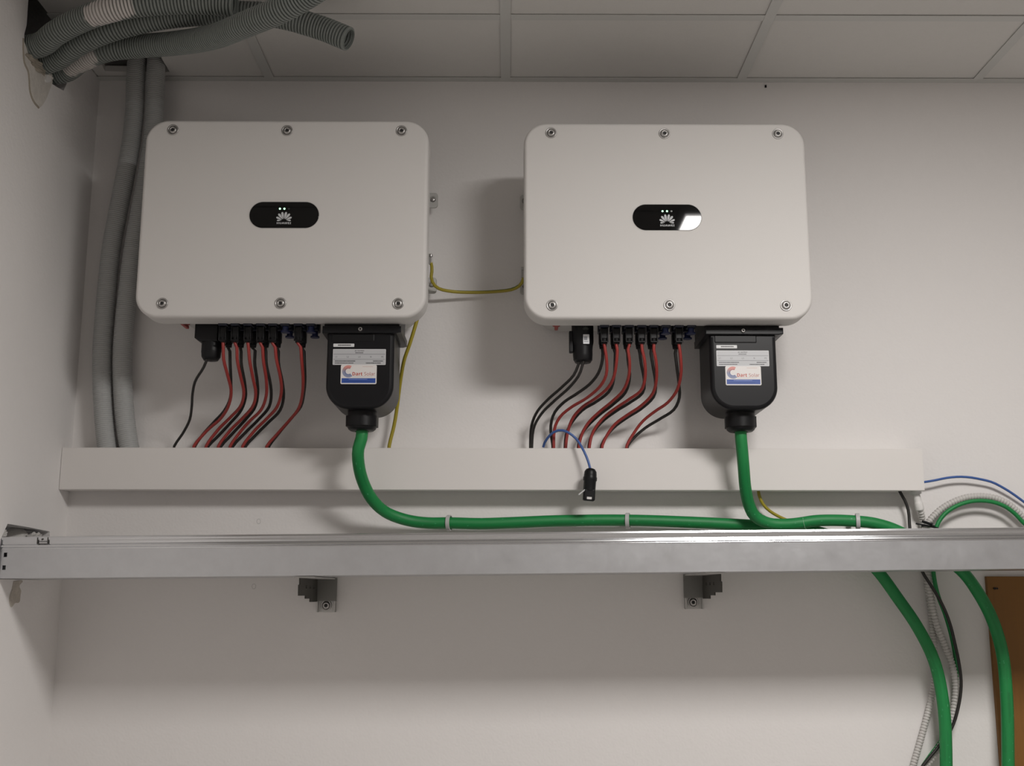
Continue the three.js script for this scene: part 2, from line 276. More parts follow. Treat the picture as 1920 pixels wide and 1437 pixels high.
const coverGeo = extrude(roundRect(-0.32, 0.32, -0.2311, 0.2311, 0.052), 0.198, 0.2663, 0.011, 5, 18, 0.008);
const bodyGeo = extrude(roundRect(-0.287, 0.287, -0.201, 0.205, 0.05), 0.02, 0.2, 0.006);
const lathe = (pts, n = 32) => new THREE.LatheGeometry(pts.map(([r, y]) => new THREE.Vector2(r, y)), n);
const washerGeo = lathe([[0.0092, 0.0002], [0.0092, 0.0016], [0.0112, 0.0026], [0.0126, 0.0018], [0.0128, 0]]).rotateX(Math.PI / 2);
const headGeo = merge([lathe([[0.0034, 0.0012], [0.0035, 0.0046], [0.0062, 0.0046], [0.0084, 0.003], [0.009, 0]]).rotateX(Math.PI / 2)]);
const hexGeo = new THREE.CylinderGeometry(0.0036, 0.0036, 0.001, 6).rotateX(Math.PI / 2).translate(0, 0, 0.0026);
const displayGeo = planarUV(extrude(roundRect(-0.0772, 0.0772, -0.0303, 0.0303, 0.03025), 0.2655, 0.2675, 0.0006, 2, 20), -0.0772, 0.0772, -0.0303, 0.0303);
const rimGeo = (() => { const s = roundRect(-0.0784, 0.0784, -0.0315, 0.0315, 0.0314); s.holes.push(roundRect(-0.0773, 0.0773, -0.0304, 0.0304, 0.03035)); return extrude(s, 0.2655, 0.2669); })();
const SOCKETS = [-0.138, -0.1107, -0.0822, -0.0538, -0.0265, 0.0007, 0.0303, 0.0582];
const socketGeo = merge([rbox(-0.0105, 0.0105, -0.236, -0.2, 0.186, 0.214, 0.003), rbox(-0.0105, 0.0105, -0.236, -0.2, 0.136, 0.164, 0.003), rbox(-0.008, 0.008, -0.218, -0.2, 0.16, 0.19, 0.002), rbox(-0.0118, 0.0118, -0.22, -0.214, 0.19, 0.21, 0.002)]);
const capGeo = (z) => merge([cyl(0.007, 0.007, -0.2465, -0.234, 0, z, 16), cyl(0.0105, 0.0105, -0.249, -0.246, 0, z, 16)]);
const earGeo = (y0, y1) => { const s = roundRect(-0.03, 0, y0, y1, [0, 0.008, 0.008, 0]); s.holes.push(new THREE.Path().absarc(-0.0125, (y0 + y1) / 2 + 0.003, 0.0072, 0, Math.PI * 2)); return extrude(s, 0.016, 0.0205, 0.0008, 1); };
const screwGeo = lathe([[0, 0.004], [0.004, 0.0038], [0.0062, 0.0015], [0.0066, -0.004]], 18).rotateX(Math.PI / 2);
const thin = (x0, x1, y0, y1, r = 0.0012) => planarUV(extrude(roundRect(x0, x1, y0, y1, r), 0.215, 0.2158), x0, x1, y0, y1);

function inverter(label, x, y, dz) {
  const t = thing('solar_inverter', label, 'inverter', [x, y, dz], 'wall mounted inverters');
  mesh('rear_body', bodyGeo, M.shellRear, t);
  const cover = mesh('front_cover', coverGeo, M.shell, t);
  for (const [bx, by] of [[-0.258, 0.2055], [0, 0.2045], [0.2585, 0.2045], [-0.258, -0.1995], [0.001, -0.1985], [0.259, -0.199]]) {
    const w = mesh('cover_bolt', headGeo, M.steel, t); w.position.set(bx, by, 0.2663);
    const ws = mesh('washer', washerGeo, M.steel, w); ws.position.z = -0.0002; mesh('hex_socket', hexGeo, M.socketHole, w);
  }
  const d = mesh('status_display', displayGeo, M.display, t); d.position.set(0.001, 0.0044, 0); d.userData.label = 'glossy black pill-shaped display with petal logo';
  mesh('display_rim', rimGeo, M.shellRear, d);
  for (const [k, lx] of [-0.0098, 0.0002, 0.0102].entries()) mesh(k < 2 ? 'status_light' : 'status_light_off', new THREE.CylinderGeometry(0.0021, 0.0021, 0.0006, 16).rotateX(Math.PI / 2).translate(lx, 0.0143, 0.2676), k < 2 ? M.led : M.ledOff, d);
  const plate = mesh('mounting_plate', box(-0.29, 0.29, -0.11, 0.155, -dz, 0.0195), M.zincDull, t);
  for (const s of [-1, 1]) for (const [y0, y1] of [[0.1103, 0.149], [-0.108, -0.068]]) {
    const e = mesh('mounting_ear', s > 0 ? earGeo(y0, y1) : earGeo(y0, y1).rotateY(Math.PI).translate(0, 0, 0.0365), M.zincDull, t); e.position.x = s * 0.3262;
    const sc = mesh('screw', screwGeo, M.steel, e); sc.position.set(-s * 0.0125, (y0 + y1) / 2 + 0.003, 0.016);
  }
  SOCKETS.forEach((sx, i) => { const s = mesh('cable_socket', socketGeo, M.navy, t); s.position.x = sx; if (i === 5 || i === 7) for (const z of [0.2, 0.15]) mesh('dust_cap', capGeo(z), M.blueCap, s); });
  const k = mesh('switch_knob', merge([rbox(-0.252, -0.234, -0.216, -0.2, 0.13, 0.17, 0.003), rbox(-0.247, -0.239, -0.222, -0.214, 0.12, 0.18, 0.002)]), M.redKnob, t); k.userData.label = 'small red switch knob under the casing';
  const a = mesh('terminal_cover', extrude(roundRect(0.0967, 0.2467, -0.424, -0.25, [0.052, 0.052, 0.004, 0.004]), 0.075, 0.2152, 0.009, 4, 16), M.blackBox, t); a.userData.label = 'black cable terminal cover hanging under the casing';
  mesh('header', rbox(0.0885, 0.2567, -0.245, -0.195, 0.07, 0.209, 0.003), M.black, a);
  mesh('flange', extrude(poly([[0.087, -0.2545], [0.087, -0.2385], [0.262, -0.2385], [0.262, -0.2525], [0.252, -0.2548]]), 0.07, 0.2225, 0.002), M.blackBox, a);
  mesh('hinge_recess', rbox(0.107, 0.203, -0.273, -0.2545, 0.2, 0.2164, 0.003), M.black, a);
  const sc = mesh('screw', headGeo.clone().scale(0.55, 0.55, 0.8), M.steel, a); sc.position.set(0.1715, -0.246, 0.2225);
  mesh('serial_label', thin(0.1115, 0.158, -0.2848, -0.2775), M.serial, a);
  mesh('rating_label', thin(0.1113, 0.2285, -0.3255, -0.29), M.rating, a);
  mesh('company_sticker', planarUV(extrude(roundRect(0.1298, 0.2093, -0.3692, -0.3258, 0.003), 0.2152, 0.2162), 0.1298, 0.2093, -0.3692, -0.3258), M.sticker, a);
  mesh('cable_gland', merge([cyl(0.033, 0.033, -0.436, -0.41, 0.172, 0.155, 28), new THREE.CylinderGeometry(0.037, 0.037, 0.024, 8).rotateY(0.3).translate(0.172, -0.444, 0.155), lathe([[0.0155, -0.466], [0.026, -0.465], [0.031, -0.461], [0.034, -0.452], [0.034, -0.44]], 28).translate(0.172, 0, 0.155)]), M.black, a);
  return t;
}
const IL = [-0.5008, 2.2747, 0.0157], IR = [0.3544, 2.2764, 0];
inverter('pale grey inverter nearer the left wall, beside the two upright grey conduits', ...IL);
inverter('pale grey inverter on the right, white reflection in its display', ...IR);

// data modules plugged in below
{
  const t = thing('data_module', 'black round data module with white tag under the right inverter', 'module', [IR[0] - 0.185, IR[1] - 0.2013, 0.1715]);
  mesh('housing', lathe([[0, 0], [0.0245, 0], [0.025, -0.006], [0.025, -0.06], [0.0235, -0.068]], 28), M.black, t);
  mesh('collar', lathe([[0.0235, -0.066], [0.0225, -0.078], [0.0225, -0.09], [0.0215, -0.102], [0.0175, -0.1085], [0, -0.1085]], 12), M.black, t);
  mesh('side_clip', rbox(-0.031, -0.022, -0.085, -0.035, -0.008, 0.008, 0.002), M.black, t);
  mesh('paper_tag', planarUV(extrude(roundRect(-0.0005, 0.0135, -0.0695, -0.0475, 0.001), 0.0246, 0.0256), -0.0005, 0.0135, -0.0695, -0.0475), M.tagPaper, t);
  mesh('logo_print', (() => { const s = []; for (let k = -2; k <= 2; k++) s.push(new THREE.CircleGeometry(0.0028, 10).scale(0.5, 1.3, 1).translate(0, 0.0042, 0).rotateZ(-k * 0.6)); return merge(s).translate(0.0055, -0.037, 0.0253); })(), M.ledOff, t);
  const u = thing('data_module', 'black data module with cable gland under the left inverter', 'module', [IL[0] - 0.175, IL[1] - 0.2013, 0.188]);
  mesh('housing', merge([rbox(-0.022, 0.021, -0.022, 0, -0.022, 0.022, 0.004), extrude(poly([[-0.025, -0.02], [0.0225, -0.02], [0.0225, -0.066], [-0.018, -0.066], [-0.03, -0.058], [-0.03, -0.026]]), -0.025, 0.022, 0.003)]), M.black, u);
  mesh('cable_gland', merge([new THREE.CylinderGeometry(0.023, 0.023, 0.022, 8).translate(0.004, -0.076, 0), lathe([[0.022, -0.085], [0.021, -0.098], [0.016, -0.106], [0.003, -0.107]], 20).translate(0.004, 0, 0)]), M.black, u);
}

// ---------- DC cables in red and black pairs ----------
const ORD = ['first', 'second', 'third', 'fourth', 'fifth', 'sixth'];
function dcCable(side, i, colour, pts, I) {
  const red = colour === 'red', z = (red ? 0.2 : 0.15) + I[2], x = I[0] + SOCKETS[[0, 1, 2, 3, 4, 6][i]];
  const t = thing('solar_cable', `${colour} cable of the ${ORD[i]} red and black pair from the left under the ${side} inverter`, 'cable', [0, 0, 0], `${colour} cables under the ${side} inverter`);
  const plug = merge([rbox(x - 0.0085, x + 0.0085, I[1] - 0.262, I[1] - 0.2363, z - 0.0085, z + 0.0085, 0.003), cyl(0.0068, 0.0082, I[1] - 0.272, I[1] - 0.26, x, z, 14)]);
  mesh('plug', plug, M.black, t);
  mesh('latch', merge([rbox(x - 0.0085, x - 0.006, I[1] - 0.268, I[1] - 0.2365, z + 0.0085, z + 0.0115, 0.001), rbox(x + 0.006, x + 0.0085, I[1] - 0.268, I[1] - 0.2365, z + 0.0085, z + 0.0115, 0.001), rbox(x - 0.0085, x + 0.0085, I[1] - 0.27, I[1] - 0.267, z + 0.0085, z + 0.0115, 0.001)]), M.black, t);
  mesh('jacket', tube([[x, I[1] - 0.262, z], [x, I[1] - 0.276, z], ...pts], 0.0036), red ? M.red : M.blackWire, t);
}
const RIGHT_RED = [[[0.2169, 1.9983, 0.2], [0.2216, 1.9675, 0.1932], [0.2217, 1.9388, 0.1754], [0.2108, 1.9177, 0.1539], [0.1813, 1.8956, 0.1156], [0.1471, 1.8796, 0.0798], [0.1225, 1.861, 0.0577], [0.11, 1.8367, 0.0464], [0.1073, 1.7908, 0.044], [0.1073, 1.7708, 0.042]],
  [[0.245, 1.9983, 0.2], [0.2441, 1.9675, 0.1929], [0.2397, 1.936, 0.1712], [0.229, 1.9152, 0.1481], [0.2031, 1.8961, 0.113], [0.1727, 1.8798, 0.079], [0.1519, 1.8575, 0.0566], [0.1413, 1.8295, 0.0452], [0.1355, 1.7908, 0.044], [0.1355, 1.7708, 0.042]],
  [[0.2695, 1.9983, 0.2], [0.2733, 1.9676, 0.1927], [0.2732, 1.9361, 0.1711], [0.2634, 1.9091, 0.1419], [0.2395, 1.8881, 0.1065], [0.213, 1.8695, 0.0747], [0.1888, 1.8471, 0.0525], [0.1743, 1.8223, 0.0443], [0.1667, 1.7909, 0.044], [0.1667, 1.7709, 0.042]],
  [[0.3001, 1.9984, 0.2], [0.3073, 1.9676, 0.1931], [0.3103, 1.9327, 0.1705], [0.3038, 1.9084, 0.1465], [0.2784, 1.8922, 0.1147], [0.2489, 1.8758, 0.0816], [0.2216, 1.8557, 0.057], [0.2001, 1.826, 0.0445], [0.1913, 1.7909, 0.044], [0.1913, 1.7709, 0.042]],
  [[0.3267, 1.9985, 0.2], [0.3329, 1.9677, 0.193], [0.3364, 1.9298, 0.1673], [0.3312, 1.9024, 0.1396], [0.3082, 1.8795, 0.1042], [0.2787, 1.8626, 0.0725], [0.2512, 1.8436, 0.0516], [0.2331, 1.8187, 0.0441], [0.221, 1.7909, 0.044], [0.221, 1.7709, 0.042]],
  [[0.3854, 1.9986, 0.2], [0.3891, 1.9678, 0.193], [0.3911, 1.9392, 0.1748], [0.3859, 1.9088, 0.1451], [0.3686, 1.8855, 0.1124], [0.3434, 1.8703, 0.0821], [0.3168, 1.8503, 0.0569], [0.2957, 1.8224, 0.0446], [0.2786, 1.791, 0.044], [0.2786, 1.771, 0.042]]];
const RIGHT_BLACK = [[[0.2169, 2.0021, 0.15], [0.2158, 1.9773, 0.1466], [0.2074, 1.9504, 0.1349], [0.1888, 1.9284, 0.1161], [0.1613, 1.911, 0.0909], [0.1298, 1.8935, 0.0636], [0.1085, 1.8706, 0.0443], [0.1006, 1.8388, 0.0323], [0.1056, 1.7926, 0.03], [0.1056, 1.7726, 0.03]],
  [[0.2452, 2.0022, 0.15], [0.2451, 1.9773, 0.1465], [0.2436, 1.9406, 0.1295], [0.236, 1.9149, 0.1103], [0.2056, 1.8926, 0.08], [0.1778, 1.879, 0.0573], [0.1565, 1.8582, 0.0405], [0.1391, 1.8279, 0.0306], [0.1344, 1.7926, 0.03], [0.1344, 1.7726, 0.03]],
  [[0.2731, 2.0022, 0.15], [0.2752, 1.9774, 0.1465], [0.2798, 1.9439, 0.1314], [0.2723, 1.9111, 0.1073], [0.2458, 1.8874, 0.0783], [0.2166, 1.8675, 0.0527], [0.1899, 1.8441, 0.0355], [0.1727, 1.8198, 0.03], [0.1657, 1.7927, 0.03], [0.1657, 1.7727, 0.03]],
  [[0.301, 2.0023, 0.15], [0.3053, 1.9705, 0.1447], [0.3139, 1.9339, 0.1266], [0.3118, 1.9096, 0.1097], [0.2853, 1.8909, 0.0845], [0.2529, 1.8734, 0.0579], [0.223, 1.8522, 0.0386], [0.1997, 1.8236, 0.0302], [0.1905, 1.7927, 0.03], [0.1905, 1.7727, 0.03]],
  [[0.3268, 2.0023, 0.15], [0.3322, 1.9672, 0.1434], [0.34, 1.9308, 0.1242], [0.339, 1.9033, 0.1044], [0.3133, 1.8783, 0.0759], [0.2827, 1.8611, 0.0517], [0.2527, 1.8405, 0.035], [0.2317, 1.8162, 0.03], [0.22, 1.7928, 0.03], [0.22, 1.7728, 0.03]],
  [[0.3834, 2.0024, 0.15], [0.387, 1.9673, 0.1435], [0.3939, 1.9308, 0.1245], [0.3976, 1.8985, 0.1011], [0.3874, 1.8744, 0.0802], [0.3576, 1.8562, 0.0549], [0.3264, 1.8385, 0.0368], [0.3009, 1.8171, 0.0301], [0.2819, 1.7929, 0.03], [0.2819, 1.7729, 0.03]]];
const LEFT_RED = [[[-0.6384, 1.9978, 0.2157], [-0.638, 1.9666, 0.2071], [-0.6339, 1.9327, 0.1779], [-0.6336, 1.9056, 0.1447], [-0.6465, 1.8781, 0.1095], [-0.6721, 1.8528, 0.0763], [-0.7118, 1.8262, 0.0483], [-0.7416, 1.7883, 0.044], [-0.7416, 1.7683, 0.042]],
  [[-0.609, 1.9978, 0.2157], [-0.6076, 1.9637, 0.2053], [-0.6051, 1.93, 0.175], [-0.6052, 1.9029, 0.1414], [-0.6182, 1.8781, 0.1093], [-0.6487, 1.8564, 0.0758], [-0.6846, 1.8295, 0.049], [-0.7127, 1.7883, 0.044], [-0.7127, 1.7683, 0.042]],
  [[-0.5825, 1.9979, 0.2157], [-0.5801, 1.9638, 0.2052], [-0.5779, 1.9273, 0.1718], [-0.5781, 1.9029, 0.1413], [-0.5898, 1.8782, 0.1094], [-0.6223, 1.8534, 0.0729], [-0.6576, 1.8263, 0.0477], [-0.6838, 1.7884, 0.044], [-0.6838, 1.7684, 0.042]],
  [[-0.5518, 1.9979, 0.2157], [-0.5494, 1.9638, 0.205], [-0.5486, 1.9275, 0.1713], [-0.5553, 1.8976, 0.134], [-0.5738, 1.8701, 0.0972], [-0.6071, 1.848, 0.0644], [-0.6339, 1.8231, 0.0463], [-0.656, 1.7884, 0.044], [-0.656, 1.7684, 0.042]],
  [[-0.5237, 1.998, 0.2157], [-0.52, 1.9668, 0.2069], [-0.5158, 1.9329, 0.1778], [-0.5186, 1.9057, 0.1453], [-0.5354, 1.8755, 0.1058], [-0.5648, 1.8535, 0.073], [-0.5997, 1.8264, 0.0478], [-0.6267, 1.7885, 0.044], [-0.6267, 1.7685, 0.042]],
  [[-0.4668, 1.9981, 0.2157], [-0.4637, 1.964, 0.2049], [-0.4652, 1.9276, 0.1714], [-0.472, 1.9005, 0.1374], [-0.486, 1.8729, 0.1013], [-0.5151, 1.8477, 0.067], [-0.5453, 1.8199, 0.046], [-0.57, 1.7885, 0.044], [-0.57, 1.7685, 0.042]]];
const LEFT_BLACK = [[[-0.637, 2.0006, 0.1657], [-0.6357, 1.967, 0.1575], [-0.6389, 1.9285, 0.1301], [-0.645, 1.8997, 0.1022], [-0.6635, 1.8737, 0.0743], [-0.6967, 1.8473, 0.0455], [-0.7264, 1.8183, 0.0306], [-0.7429, 1.7901, 0.03], [-0.7429, 1.7701, 0.03]],
  [[-0.6106, 2.0007, 0.1657], [-0.6103, 1.967, 0.1577], [-0.6072, 1.9285, 0.1306], [-0.6099, 1.8996, 0.1033], [-0.626, 1.8719, 0.075], [-0.6549, 1.8475, 0.0488], [-0.6886, 1.8166, 0.0309], [-0.7121, 1.7902, 0.03], [-0.7121, 1.7702, 0.03]],
  [[-0.5793, 2.0007, 0.1657], [-0.5796, 1.9671, 0.1576], [-0.5779, 1.9315, 0.133], [-0.5808, 1.9055, 0.1086], [-0.5925, 1.8778, 0.0809], [-0.6232, 1.8507, 0.0509], [-0.6579, 1.819, 0.0312], [-0.6814, 1.7902, 0.03], [-0.6814, 1.7702, 0.03]],
  [[-0.5539, 2.0008, 0.1657], [-0.5532, 1.9671, 0.1578], [-0.5486, 1.9314, 0.1334], [-0.5492, 1.9054, 0.1094], [-0.5586, 1.8792, 0.0837], [-0.5893, 1.8531, 0.0538], [-0.6235, 1.8251, 0.0331], [-0.6533, 1.7902, 0.03], [-0.6533, 1.7702, 0.03]],
  [[-0.5256, 2.0008, 0.1657], [-0.5252, 1.9671, 0.1578], [-0.5204, 1.9315, 0.1334], [-0.5217, 1.8996, 0.1037], [-0.5345, 1.8719, 0.0762], [-0.5664, 1.8477, 0.0484], [-0.5997, 1.8191, 0.0312], [-0.6233, 1.7903, 0.03], [-0.6233, 1.7703, 0.03]],
  [[-0.4682, 2.0009, 0.1657], [-0.466, 1.9643, 0.1558], [-0.4681, 1.9318, 0.1324], [-0.4743, 1.9058, 0.1075], [-0.4847, 1.8812, 0.0822], [-0.5111, 1.8572, 0.0546], [-0.5449, 1.8236, 0.032], [-0.5679, 1.7904, 0.03], [-0.5679, 1.7704, 0.03]]];
for (let i = 0; i < 6; i++) { dcCable('left', i, 'red', LEFT_RED[i], IL); dcCable('left', i, 'black', LEFT_BLACK[i], IL); dcCable('right', i, 'red', RIGHT_RED[i], IR); dcCable('right', i, 'black', RIGHT_BLACK[i], IR); }
const wire = (name, label, category, pts, r, m, group) => tag(mesh(name, tube(pts, r), m), label, category, group);
wire('signal_cable', 'single thin black cable from the left data module into the trunking', 'cable', [[-0.6752, 1.973, 0.2], [-0.6861, 1.9494, 0.1935], [-0.7092, 1.9242, 0.1696], [-0.7227, 1.8996, 0.1397], [-0.7312, 1.8777, 0.1109], [-0.7445, 1.8494, 0.0759], [-0.766, 1.8226, 0.0487], [-0.7902, 1.7894, 0.035], [-0.7902, 1.7694, 0.033]], 0.0031, M.blackWire);
wire('signal_cable', 'outer left one of two black cables from the tagged data module', 'cable', [[0.1616, 1.969, 0.182], [0.1488, 1.939, 0.1735], [0.1224, 1.9152, 0.147], [0.0916, 1.8931, 0.1078], [0.0672, 1.8696, 0.0724], [0.0549, 1.8404, 0.0463], [0.0525, 1.7925, 0.03], [0.0525, 1.7725, 0.03]], 0.0034, M.blackWire);
wire('signal_cable', 'inner right one of two black cables from the tagged data module', 'cable', [[0.1699, 1.9673, 0.19], [0.1602, 1.9373, 0.1824], [0.1394, 1.9128, 0.1603], [0.1055, 1.8876, 0.1187], [0.0778, 1.8643, 0.0827], [0.0602, 1.8351, 0.0566], [0.0556, 1.7908, 0.043], [0.0556, 1.7708, 0.041]], 0.0034, M.blackWire);

// ---------- green AC cables and their clips ----------
const GREEN_LEFT = [[-0.3288, 1.8172, 0.1707], [-0.3288, 1.7967, 0.1707], [-0.3365, 1.7661, 0.168], [-0.3361, 1.7321, 0.15], [-0.3288, 1.6985, 0.125], [-0.3116, 1.6632, 0.1], [-0.2838, 1.6363, 0.07], [-0.2386, 1.6193, 0.05], [-0.1895, 1.6124, 0.043], [-0.1374, 1.6125, 0.042], [-0.0653, 1.6108, 0.042], [-0.0033, 1.6127, 0.042], [0.121, 1.6178, 0.042], [0.2789, 1.6192, 0.042], [0.4318, 1.6145, 0.042], [0.5562, 1.6085, 0.041], [0.6557, 1.6025, 0.04], [0.7174, 1.5939, 0.04], [0.7658, 1.5779, 0.042], [0.8132, 1.5448, 0.043], [0.8557, 1.5009, 0.045], [0.8946, 1.4417, 0.05], [0.9316, 1.3808, 0.055], [0.9615, 1.3125, 0.06], [0.9735, 1.261, 0.06], [0.9798, 1.181, 0.06], [0.9758, 1.0747, 0.06], [0.9706, 1.0037, 0.06]];
const GREEN_RIGHT = [[0.5264, 1.8189, 0.155], [0.5264, 1.7984, 0.155], [0.5291, 1.7696, 0.15], [0.5329, 1.7357, 0.14], [0.541, 1.6837, 0.115], [0.5524, 1.6489, 0.095], [0.5678, 1.6255, 0.082], [0.597, 1.6114, 0.075], [0.6292, 1.6079, 0.073], [0.667, 1.6105, 0.07], [0.7092, 1.6167, 0.07], [0.7545, 1.6179, 0.071], [0.8058, 1.6155, 0.072], [0.8461, 1.6106, 0.072], [0.8926, 1.5961, 0.07], [0.9727, 1.5526, 0.065], [1.0414, 1.5019, 0.065], [1.0723, 1.4538, 0.07], [1.0983, 1.3979, 0.07], [1.1155, 1.326, 0.07], [1.1185, 1.2305, 0.07], [1.1093, 1.0763, 0.07], [1.1035, 1.0055, 0.07]];
wire('power_cable', 'thick green cable from the left inverter, running along the wall above the tray', 'cable', GREEN_LEFT, 0.0137, M.green, 'thick green power cables');
wire('power_cable', 'thick green cable from the right inverter, dropping before the brown board', 'cable', GREEN_RIGHT, 0.0137, M.green, 'thick green power cables');
function clip(label, [x, y, z]) {
  const t = thing('cable_clip', label, 'clip', [x, y, 0], 'grey cable clips');
  const ring = new THREE.Shape().absarc(0, 0, 0.0185, 0, Math.PI * 2); ring.holes.push(new THREE.Path().absarc(0, 0, 0.0155, 0, Math.PI * 2));
  mesh('loop', extrude(ring, -0.0045, 0.0045, 0.0006, 1, 24).rotateY(Math.PI / 2 - 0.22).translate(0, 0, z), M.clip, t);
  mesh('foot', rbox(-0.006, 0.006, -0.009, 0.009, 0, Math.max(0.006, z - 0.0155), 0.001), M.clip, t);
}
clip('grey cable clip on the green cable, nearest the left inverter', [-0.1374, 1.6125, 0.042]);
clip('grey cable clip on the green cable, between the two inverters and under the dangling plug', [0.2789, 1.618, 0.042]);
clip('grey cable clip on the green cable nearest the trunking end', [0.8058, 1.6155, 0.072]);
{ const [x, y, z] = [0.683, 1.6112, 0.07]; tag(mesh('cable_tie', new THREE.TorusGeometry(0.0142, 0.0007, 6, 30).rotateY(Math.PI / 2 - 0.35).rotateZ(0.18).translate(x, y, z), mat(0.25, 0.5, 0.3, { roughness: 0.4 })), 'thin pale green tie around the thick green cable', 'cable tie'); }

// ---------- earth wires, blue cables, thin black cable ----------
function earth(label, pts, r) {
  const t = thing('earth_wire', label, 'wire', [0, 0, 0], 'yellow and green earth wires');
  mesh('jacket', tube(pts, r), M.yellow, t);
  const o = r * 0.72; mesh('stripe', tube(pts.map(([a, b, c]) => [a - o * 0.35, b + o * 0.5, c + o * 0.3]), r * 0.62), M.greenStripe, t);
  return t;
}
{ const e = earth('yellow green earth wire strung between the two inverters', [[-0.1868, 2.2351, 0.07], [-0.1838, 2.2172, 0.072], [-0.1856, 2.1979, 0.07], [-0.1813, 2.1834, 0.065], [-0.1689, 2.1742, 0.055], [-0.1401, 2.1711, 0.04], [-0.0952, 2.1713, 0.03], [-0.0303, 2.1735, 0.03], [0.0112, 2.1768, 0.04], [0.0292, 2.184, 0.055], [0.0355, 2.1944, 0.065], [0.0354, 2.2089, 0.07]], 0.004);
  for (const [x, y, z] of [[-0.1869, 2.2418, 0.07], [0.0354, 2.2089, 0.07]]) mesh('cable_lug', merge([rbox(x - 0.005, x + 0.003, y - 0.012, y + 0.014, z - 0.004, z + 0.004, 0.001), cyl(0.0045, 0.0045, y + 0.006, y + 0.011, x, z + 0.004, 6)]), M.steel, e); }
wire('earth_wire', 'plain yellow wire dropping from the left inverter into the trunking', 'wire', [[-0.2096, 2.0947, 0.12], [-0.2205, 2.0552, 0.118], [-0.2309, 2.022, 0.112], [-0.2434, 1.9904, 0.098], [-0.252, 1.9611, 0.072], [-0.259, 1.9232, 0.052], [-0.2643, 1.8831, 0.042], [-0.2708, 1.8423, 0.037], [-0.2819, 1.7908, 0.035], [-0.2819, 1.7708, 0.033]], 0.0043, M.yellow, 'yellow and green earth wires');
earth('yellow green earth wire curving out from beneath the trunking', [[0.5884, 1.7013, 0.03], [0.5891, 1.6884, 0.0298], [0.5921, 1.6731, 0.0292], [0.6, 1.6568, 0.028], [0.6139, 1.6429, 0.0263], [0.6327, 1.6314, 0.0241], [0.6516, 1.6227, 0.0221], [0.6729, 1.6142, 0.0201], [0.6939, 1.6015, 0.0185], [0.7097, 1.5852, 0.018]], 0.0037);
wire('data_cable', 'blue cable leaving the right end of the trunking', 'cable', [[0.9406, 1.7066, 0.03], [0.9847, 1.711, 0.0294], [1.01, 1.7154, 0.0286], [1.0365, 1.7207, 0.0274], [1.0628, 1.7234, 0.0261], [1.0891, 1.7227, 0.0245], [1.1151, 1.7187, 0.0229], [1.1462, 1.7112, 0.0209], [1.1699, 1.6994, 0.0192], [1.1917, 1.6859, 0.0177], [1.2192, 1.6656, 0.0159], [1.2493, 1.642, 0.0146], [1.2816, 1.6183, 0.014]], 0.0029, M.blue);
{
  const t = thing('data_cable', 'blue cable with a black plug dangling in front of the trunking', 'cable');
  mesh('jacket', tube([[0.0827, 1.7913, 0.04], [0.0845, 1.7978, 0.044], [0.0904, 1.8077, 0.055], [0.1038, 1.821, 0.068], [0.1209, 1.8261, 0.076], [0.138, 1.8209, 0.082], [0.1577, 1.8051, 0.083], [0.1729, 1.779, 0.092], [0.1845, 1.7498, 0.098], [0.1896, 1.7275, 0.1]], 0.003), M.blue, t);
  const [ax, ay, az] = [0.1896, 1.7324, 0.1], [bx, by] = [0.1839, 1.659, 0.1], len = Math.hypot(bx - ax, by - ay), q = mesh('plug', lathe([[0.004, 0.002], [0.0085, 0], [0.0118, -0.006], [0.0125, -0.014], [0.0125, -0.018], [0.0136, -0.019], [0.0136, -0.026], [0.0122, -0.028], [0.0118, -0.05]], 24), M.black, t);
  q.scale.set(1.18, 1, 1.18); q.position.set(ax, ay, az); q.rotation.z = Math.atan2(bx - ax, -(by - ay));
  mesh('plug_body', rbox(-0.0115, 0.0115, -len, -0.046, -0.009, 0.0105, 0.004, 3), M.black, q);
  mesh('plug_tag', rbox(-0.0045, 0.005, -len + 0.003, -len + 0.0085, 0.0095, 0.0112, 0.0005), M.white, q);
  mesh('latch_lever', rbox(-0.0015, 0.0015, -0.009, 0.009, -0.004, 0.004, 0.001).rotateZ(-0.75).translate(-0.0145, -0.0555, 0.006), M.clear, q);
}
wire('signal_cable', 'thin black cable out of the trunking underside passing behind the tray', 'cable', [[0.9193, 1.7008, 0.03], [0.9223, 1.6882, 0.03], [0.9334, 1.6657, 0.03], [0.9395, 1.6432, 0.03], [0.9389, 1.5995, 0.034], [0.9405, 1.5535, 0.042], [0.9551, 1.5021, 0.05], [0.9781, 1.4598, 0.053], [0.9975, 1.4237, 0.05], [1.0125, 1.3842, 0.045], [1.0215, 1.3412, 0.042], [1.0286, 1.2891, 0.042], [1.0292, 1.248, 0.042], [1.0197, 1.2012, 0.042], [1.0007, 1.1536, 0.0415], [0.969, 1.1144, 0.0415], [0.9273, 1.0687, 0.042], [0.8968, 1.0232, 0.042]], 0.0036, M.blackWire);

// ---------- white cable trunking ----------
{
  const t = thing('cable_trunking', 'long white plastic cable trunking below both inverters', 'trunking', [0, 1.6872, 0]);
  mesh('base', alongX(poly([[0, 0.0015], [0.055, 0.0015], [0.055, 0.0035], [0.002, 0.0035], [0.002, 0.0955], [0.055, 0.0955], [0.055, 0.0975], [0, 0.0975]]), XL + 0.001, 0.955), M.duct, t);
  mesh('lid', alongX(poly([[0.05, 0], [0.0585, 0], [0.06, 0.0015], [0.06, 0.0975], [0.0585, 0.0989], [0.05, 0.0989], [0.05, 0.0976], [0.058, 0.0976], [0.058, 0.0014], [0.05, 0.0014]]), XL + 0.001, 0.9699), M.duct, t);
}

